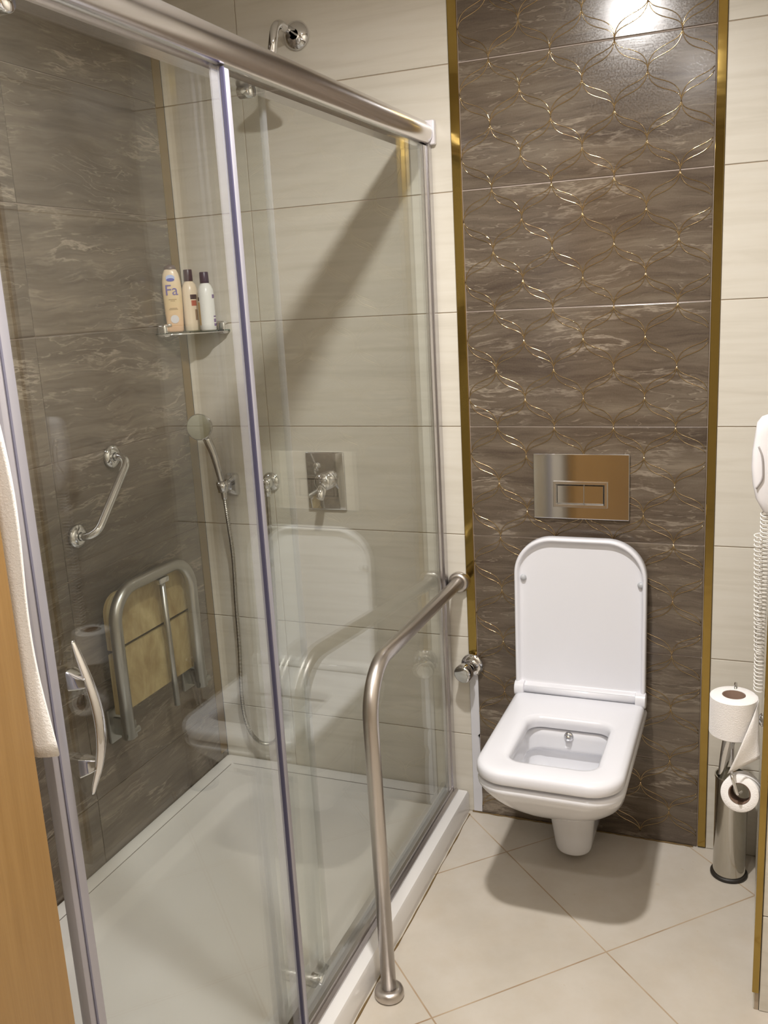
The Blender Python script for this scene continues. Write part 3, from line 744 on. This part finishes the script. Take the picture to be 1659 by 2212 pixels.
# ------------------------------------------------------------------ paper rolls on their holder
def roll(nm, label, c_, ax, R, L, r=.021, sheet=None):
    t = thing(nm, label, 'toilet paper', c_)
    c_ = Vector(c_); ax = Vector(ax).normalized()
    b_ = new(); lathe(b_, [(r+.0015, -L/2), (R-.004, -L/2), (R, -L/2+.003), (R, L/2-.003), (R-.004, L/2), (r+.0015, L/2), (r+.0015, -L/2)], c_, ax, 56); obj('paper', b_, PAPER, t, auto=40)
    b_ = new(); lathe(b_, [(r+.001, -L/2+.001), (r+.001, L/2-.0005), (r-.0005, L/2-.0005), (r-.0005, -L/2+.001)], c_, ax, 40); obj('cardboard_core', b_, KRAFT, t, smooth=True)
    return t
KR = .826
rc = Vector((.6879, -.515, .638))
def rp(x, y, z): return Vector((.6879+(x-.682)*KR, -.515+(y+.125)*KR, .638+(z-.458)*KR))
rl = roll('toilet_roll', 'full white toilet roll standing upright on the holder with its end hanging loose', rc, (0, 0, 1), .0458, .0843, .0211)
bm = new(); rowsA = []
P0, P1 = Vector((.7372, -.135, .509)), Vector((.737, -.150, .407))   # edge on roll
NU, NV = 14, 8
corners = [rp(.7385, -.130, .506), None, rp(.6745, -.196, .335), rp(.7455, -.176, .372)]
g0 = []
for i in range(NU+1):
    f = i/NU; row = []
    for j in range(NV+1):
        h_ = j/NV
        top = corners[0].lerp(corners[3], f); bot = rp(.7365, -.146, .500).lerp(corners[2], f)-Vector((0, .018*math.sin(PI*f), 0))
        p = top.lerp(bot, h_); p.y -= .006*math.sin(PI*f)*math.sin(PI*h_)+.003*math.sin(5*f+3*h_); row.append(bm.verts.new(p))
    g0.append(row)
for i in range(NU):
    for j in range(NV): bm.faces.new((g0[i][j], g0[i+1][j], g0[i+1][j+1], g0[i][j+1]))
bmesh.ops.recalc_face_normals(bm, faces=bm.faces)
bm.normal_update()
bmesh.ops.solidify(bm, geom=bm.faces[:], thickness=.0006)
obj('loose_sheet', bm, PAPER, rl, smooth=True)
r2 = Vector((.7084, -.535, .480))
roll('toilet_roll', 'smaller toilet roll tilted hanging from the wire right below the upright roll', r2, (-.10, -1, .36), .0362, .070, .0198)
t = thing('paper_holder', 'chrome wire holder on the side wall carrying the two toilet rolls', 'toilet roll holder', (.745, -.44, .60))
bm = new(); tube(bm, arc_path([(.745, -.445, .600), (.690, -.445, .600), (.690, -.458, .6835), (.690, -.484, .6835), (.689, -.508, .578), (.689, -.520, .562), (.690, -.586, .536), (.702, -.586, .500), (.7085, -.545, .484)], [.010, .010, .008, .008, .008, .008, .008, .006], 5), .0030, 10); obj('rod', bm, CHROME, t, smooth=True)
bm = new(); lathe(bm, [(.006, 0), (.014, 0), (.015, .004), (.010, .008), (.005, .009)], (.7460, -.445, .600), (-1, 0, 0), 28); obj('wall_plate', bm, CHROME, t, smooth=True)

# ------------------------------------------------------------------ toilet brush
bx, by = .6835, -.098
t = thing('toilet_brush', 'tall polished steel toilet brush holder with black base ring standing by the gold trim', 'toilet brush', (bx, by, 0))
bm = new(); lathe(bm, [(.0395, .006), (.0395, .272), (.041, .275), (.041, .281), (.038, .281), (.037, .262), (.020, .262), (0, .262)], (bx, by, 0), (0, 0, 1), 56); obj('holder', bm, mat('polished_steel', (.55, .53, .48), .13, 1.), t, auto=40)
bm = new(); lathe(bm, [(0, 0), (.0425, 0), (.0455, .002), (.0455, .007), (.042, .010), (.038, .010)], (bx, by, 0), (0, 0, 1), 56); obj('base_ring', bm, BLACK, t, smooth=True)
bm = new(); lathe(bm, [(.006, .262), (.008, .285), (.0135, .345), (.0165, .40), (.015, .43), (.008, .445), (0, .447)], (bx-.072, by-.008, 0), (.165, 0, 1), 24); obj('handle', bm, CHROME, t, smooth=True)

# ------------------------------------------------------------------ towel on a hook
t = thing('towel', 'white towel hanging in folds beside the orange wooden door edge', 'towel', (-.10, -1.64, 1.0))
bm = new(); NZ, NX = 46, 40; V = []
for i in range(NZ+1):
    f = i/NZ; z = 1.78-.775*f; row = []
    wdt = .05+.34*min(1, f*1.4)**.7
    edge = -.018+.010*math.sin(5.5*f+1.2)*f+.006*math.sin(13*f)+(1-f)**2*-.06
    for j in range(NX+1):
        h_ = j/NX; x = edge-wdt*h_
        y = -1.632+.013*math.sin(h_*17+f*1.5)*min(1, f*2)+.006*math.sin(h_*41+3*f)
        row.append(bm.verts.new((x, y, z+.010*(h_))))
    V.append(row)
for i in range(NZ):
    for j in range(NX): bm.faces.new((V[i][j], V[i][j+1], V[i+1][j+1], V[i+1][j]))
bmesh.ops.recalc_face_normals(bm, faces=bm.faces)
bmesh.ops.solidify(bm, geom=bm.faces[:], thickness=.007)
obj('cloth', bm, TOWEL, t, smooth=True)
t = thing('towel_hook', 'chrome wall hook carrying the white towel', 'hook', (-.10, YF, 1.78))
bm = new(); tube(bm, arc_path([(-.11, YF+.001, 1.765), (-.11, -1.622, 1.765), (-.11, -1.612, 1.81)], .012, 6), .005, 12); obj('peg', bm, CHROME, t, smooth=True)
bm = new(); lathe(bm, [(.005, 0), (.018, 0), (.018, .005), (.006, .007)], (-.11, YF+.0005, 1.765), (0, 1, 0), 24); obj('wall_plate', bm, CHROME, t, smooth=True)
